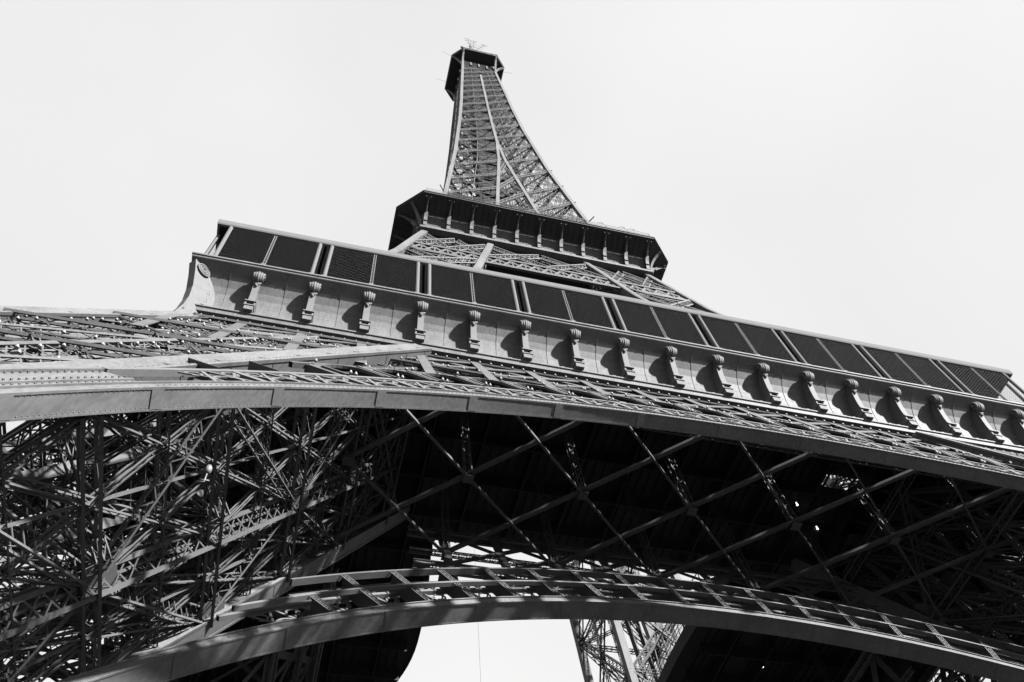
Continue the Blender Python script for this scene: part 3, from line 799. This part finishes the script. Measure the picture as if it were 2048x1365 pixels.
# ------------------------------------------------------------------ spire
BZ = [116.5, 128.2, 139.4, 149.2, 159.3, 169.9, 179.8, 189.6, 199, 208, 216.5, 224.3, 231.6, 238.5, 244.9, 250.9, 256.7, 262.7, 268.2]
zs = [116+k*4.6 for k in range(34)]+[276.5]
SPM = []
for kind in ('corner', -1, 1):
    sp = MB()
    for a, b in zip(zs[:-1], zs[1:]):
        if kind == 'corner':
            f = lambda z: (-o2(z)+.35, -o2(z)+.35, z); sp.beam(f(a), f(b), .72, .72, (0, 1, 0))
        elif b < 262 and not (a > 182 and kind == 1):
            f = lambda z: ((kind*i2(z) if z < 182 else 0), -o2(z)+.35, z); sp.beam(f(a), f(b), .62, .6, (0, 1, 0))
    SPM.append(sp.mesh('spire_chord', PLATE))
fl = MB()
for k, (z0, z1) in enumerate(zip(BZ[:-1], BZ[1:])):
    fw = .34-.0006*(z0-116)
    for f_in in (0,):
        P = lambda x, z: (x, -o2(z)+.35, z)
        n = (0, -1, -.1)
        for sg in (-1, 1):
            ii0, ii1 = (i2(z0) if z0 < 182 else 0), (i2(z1) if z1 < 182 else 0)
            oo0, oo1 = o2(z0)-.5, o2(z1)-.5
            truss(fl, P(sg*ii0, z0), P(sg*oo0, z0), n, .32, .3, .06, 12, .03, 'z')
            A_, B_, C_, D_ = P(sg*ii0, z0), P(sg*oo1, z1), P(sg*oo0, z0), P(sg*ii1, z1)
            if sg < 0: A_, B_, C_, D_ = C_, D_, A_, B_
            truss(fl, A_, B_, n, .55, .3, .15, 14, .07, 'x', False); truss(fl, C_, D_, n, .34, .25, .06, 14, .03, 'z', False)
            truss(fl, lerp(C_, A_, .5), lerp(C_, B_, .5), n, .2, 0, .04, 8, .03, 'z', False)
            zm = (z0+z1)/2; fl.beam(P(sg*(ii0+ii1)/2, zm), P(sg*(oo0+oo1)/2, zm), .1, .14)
            fl.beam(P(sg*(ii0+oo0)/2, z0), P(sg*(ii1+oo1)/2, z1), .09, .14)
        if z0 < 175:
            truss(fl, P(-i2(z0), z0), P(i2(z0), z0), n, .35, .3, .07, 6, .04, 'z')
            if i2(z0) > 1.2: truss(fl, P(-i2(z0), z0), P(i2(z1), z1), n, .6, .3, .16, 8, .08, 'x'); truss(fl, P(i2(z0), z0), P(-i2(z1), z1), n, .34, .3, .07, 8, .04, 'z')
fl_me = fl.mesh('belt_lattice', IRON)
core = MB()
for k, (z0, z1) in enumerate(zip(BZ[:-1], BZ[1:])):
    o_ = o2(z0)-.7
    core.beam((-o_, -o_, z0), (o_, o_, z0), .22, .3); core.beam((-o_, o_, z0), (o_, -o_, z0), .22, .3)
    m = o_*.5
    for a, b in (((-o_, 0), (0, -o_)), ((0, -o_), (o_, 0)), ((o_, 0), (0, o_)), ((0, o_), (-o_, 0))): core.beam((*a, z0), (*b, z0), .2, .25)
    for sx in (-1, 1):
        for sy in (-1, 1):
            core.beam((sx*2.0, sy*2.0, z0), (sx*2.0, sy*2.0, z1), .25, .25)
            core.beam((sx*2.0, sy*2.0, z0), (sx*2.0, -sy*2.0, z1), .12, .12); core.beam((sx*2.0, sy*2.0, z0), (-sx*2.0, sy*2.0, z1), .12, .12)
            core.beam((sx*2.0, sy*2.0, z0), (sx*o_, sy*o_, z1), .14, .16)
            core.beam((sx*m, sy*o_, z0), (sx*m, sy*(o2(z1)-.6), z1), .12, .12); core.beam((sx*o_, sy*m, z0), (sx*(o2(z1)-.6), sy*m, z1), .12, .12)
    nst = 6
    for j in range(nst):
        za = z0+(z1-z0)*j/nst; x0 = -1.6 if j % 2 else 1.6
        core.beam((x0, -1.2, za), (-x0, -1.2, za+(z1-z0)/nst), .8, .1); core.beam((x0, 1.2, za), (-x0, 1.2, za+(z1-z0)/nst), .8, .1)
for z0, z1 in zip(BZ[:-1], BZ[1:]):
    w = min(2.3, o2(z1)*.42)
    core.box(-w, w, -w, w, z0+.6, z0+(z1-z0)*.86)  # boxes added to fill the core and darken the spire's inside
shaft = put('spire', core, mat('spire_core_shade', .018, .8, .25, .6, spec=.08), tower)  # core coloured darker than the other iron to stand for interior shade
for q in range(4):
    for me in SPM: link('spire_chord', me, shaft, q*HP)
    link('belt_lattice', fl_me, shaft, q*HP)
# summit platform
A3, B3 = 5.25, 8.35
sm_ = MB(); ringo(sm_, oct_(A3-.1, B3-.15, 276.0), oct_(A3, B3, 276.1)); ringo(sm_, oct_(A3, B3, 276.1), oct_(A3, B3, 276.75)); ringo(sm_, oct_(A3, B3, 276.75), oct_(A3+.1, B3+.15, 276.8)); ringo(sm_, oct_(A3+.1, B3+.15, 276.8), oct_(A3+.1, B3+.15, 277.05))
sm_.poly(oct_(A3+.1, B3+.15, 277.05))
summit = put('summit_platform', sm_, PLATE, tower)
ds = MB(); ds.poly(oct_(A3-.1, B3-.15, 276.0)[::-1])
# dense mesh walls under the platform
for q in range(4):
    R = Matrix.Rotation(q*HP, 3, 'Z')
    for x in [-4.6+.46*k for k in range(21)]: ds.beam(tuple(R @ Vector((x, -5.1, 263.5))), tuple(R @ Vector((x, -5.05, 276))), .14, .1)
    for z in [264+.8*k for k in range(15)]: ds.beam(tuple(R @ Vector((-5, -5.12, z))), tuple(R @ Vector((5, -5.12, z))), .1, .2)
put('platform_soffit', ds, DECK, summit)
wl = MB()
for q in range(4):
    R = Matrix.Rotation(q*HP, 3, 'Z')
    for x in (-2.5, 0, 2.5): c = R @ Vector((x, -5.3, 270.5)); wl.box(c.x-.25, c.x+.25, c.y-.25, c.y+.25, 268.8, 272.2)
put('wall_fin', wl, ROOFM, summit)
r3 = MB(); cv = [(5.2, 266.5), (5.35, 268.5), (5.75, 271), (6.5, 273.3), (7.4, 275), (8.2, 276)]
for a, b in zip(cv[:-1], cv[1:]): r3.beam((-A3+.1, -a[0], a[1]), (-A3+.1, -b[0], b[1]), .55, .4, (0, 1, -.5), True); r3.beam((A3-.1, -a[0], a[1]), (A3-.1, -b[0], b[1]), .55, .4, (0, 1, -.5), True)
r3_me = r3.mesh('summit_rib', PLATE)
for q in range(4): link('summit_rib', r3_me, summit, q*HP)
an = MB()
an.box(-4.6, 4.6, -7.9, 7.9, 277.05, 278.0); an.box(-7.9, 7.9, -4.6, 4.6, 277.05, 278.1)
for q in range(4):
    R = Matrix.Rotation(q*HP, 3, 'Z')
    for k in range(9):
        x = -5+k*1.25; h = random.uniform(.6, 1.7); c = R @ Vector((x, -8.1, 277)); an.beam(tuple(c), (c.x, c.y, c.z+h), .12, .12)
    for z in (277.7, 278.3): an.beam(tuple(R @ Vector((-5.2, -8.2, z))), tuple(R @ Vector((5.2, -8.2, z))), .07, .07)
for p, r in (((5.4, -8.0, 279), .55), ((-5.6, -8.0, 278.7), .6), ((-7.4, -5.4, 278.6), .5), ((4.0, -8.1, 278.9), .35)): an.ell(p, (r, r*.6, r), 10, 8)
def aerial(c, dv, L):
    c = Vector(c); dv = Vector(dv).normalized(); e = c+dv*L; an.beam(tuple(c), tuple(e), .1, .1)
    s = dv.cross(Vector((0, 1, 0))).normalized()
    for t in (.35, .6, .85, 1.0): p = c+dv*(L*t); an.beam(tuple(p-s*1.1), tuple(p+s*1.1), .06, .06)
aerial((-2.2, -8.1, 277.5), (-.45, -.4, .9), 5.5); aerial((-1.6, -8.1, 277.5), (.6, -.3, .9), 5.5); aerial((-2, -8.1, 277.5), (-.1, -.5, .8), 4)
for p, dv in (((-8.3, 3, 276.6), (-1, 0, .3)), ((-8.3, -5, 276.6), (-1, -.2, .4)), ((8.3, -4, 276.6), (1, 0, .2)), ((5, -8.3, 277), (.1, -.2, 1))):
    an.beam(p, vadd(p, dv, 3.2), .05, .05)
an.tube([(0, 0, 277), (0, 0, 300), (0, 0, 324)], [2.0, 1.2, .3], 10)
put('aerials', an, IRON, summit)

# ------------------------------------------------------------------ flash lamps on the front girder (the nearest hundred as parts)
lm = MB(); lm.tube([(0, -.02, .12), (0, 0, 0), (0, .01, -.05)], [.03, .09, .085], 8); lm_me = lm.mesh('flash_lamp', GLASS, True)
pos = []
bay = 69.0/18
for i in range(-9, 9):
    for q, (sq, n_) in enumerate(((46.0, 4), (48.0, 4), (50.7, 4), (52.1, 4), (53.7, 4), (55.3, 4), (56.6, 5))):
        for t in range(n_):
            x = (i+(t+.5+.25*(q % 2))/n_)*bay
            pos.append(F(x, sq+.2, -.1 if q in (2, 6) else .2))
for k in range(2, 7):
    for zz, us in ((LV[k], [.07+.066*j for j in range(14)]), (LV[k]+3.15, [.1+.09*j for j in range(10)])):
        for u in us:
            z_ = zz+.45; pos.append((-(i1(z_)+.6+(PW-1.2)*(1-u)), -(o1(z_)-.05), z_))
    for j in range(7):
        z_ = LV[k]+.9*j
        for u in (.13, .58, .9): pos.append((-(i1(z_)+.6+(PW-1.2)*(1-u)), -(o1(z_)-.02), z_))
pos.sort(key=lambda p: (p[0]-CAMP[0])**2+(p[1]-CAMP[1])**2)
for p in pos[:90]:
    o = link('flash_lamp', lm_me, girders[0]); o.location = p
rest = MB()
for p in pos[90:]: rest.tube([vadd(p, (0, -.02, .12)), p, vadd(p, (0, .01, -.05))], [.03, .09, .085], 6)
for c in range(44):
    th = radians(12+c*3.6)
    if abs(41*cos(th)) > 26.5: continue
    for r in (38.9, 38.55, 41.4): p = F(r*cos(th), 3.5+r*sin(th), -.86); rest.tube([vadd(p, (0, -.02, .12)), p, vadd(p, (0, .01, -.05))], [.03, .07, .07], 6)
o = put('flash_lamps', rest, GLASS, girders[0], 0, True); o['kind'] = 'stuff'

# ------------------------------------------------------------------ loose things and ground
fl_ = MB(); fl_.tube([(-.5, .1, 0), (0, 0, 0), (0, 0, .9)], .05, 8); fl_.tube([(0, 0, .9), (0, 0, 1.35), (0, 0, 1.6)], [.22, .24, .16], 12); fl_.tube([(-.3, 0, .15), (.3, 0, .15)], .05, 6)
o = put('floodlight', fl_, mat('white_enamel', .1, .4, .05, 2), None, 0, True); o.location = (-28.45, -40.1, 28.9); o.scale = (.6, .6, .6); tag(o, 'small white floodlight mounted inside the lattice of the left pier', 'lamp')
cb_ = MB(); cb_.tube([(-6.9, .4, 111.0), (-6.92, .4, 60), (-6.9, .4, 12)], .012, 5)
o = put('hanging_cable', cb_, WIRE); tag(o, 'thin cable hanging straight down through the central opening of the tower', 'cable')
gd = MB(); n = 48; R0 = 3000
gd.v.append((0, 0, 0)); gd.v += [(R0*cos(2*pi*i/n), R0*sin(2*pi*i/n), 0) for i in range(n)]; gd.f += [(0, 1+i, 1+(i+1) % n) for i in range(n)]
g_ = put('ground', gd, PAVE); g_['kind'] = 'structure'
print('faces', sum(len(m.polygons) for m in bpy.data.meshes))
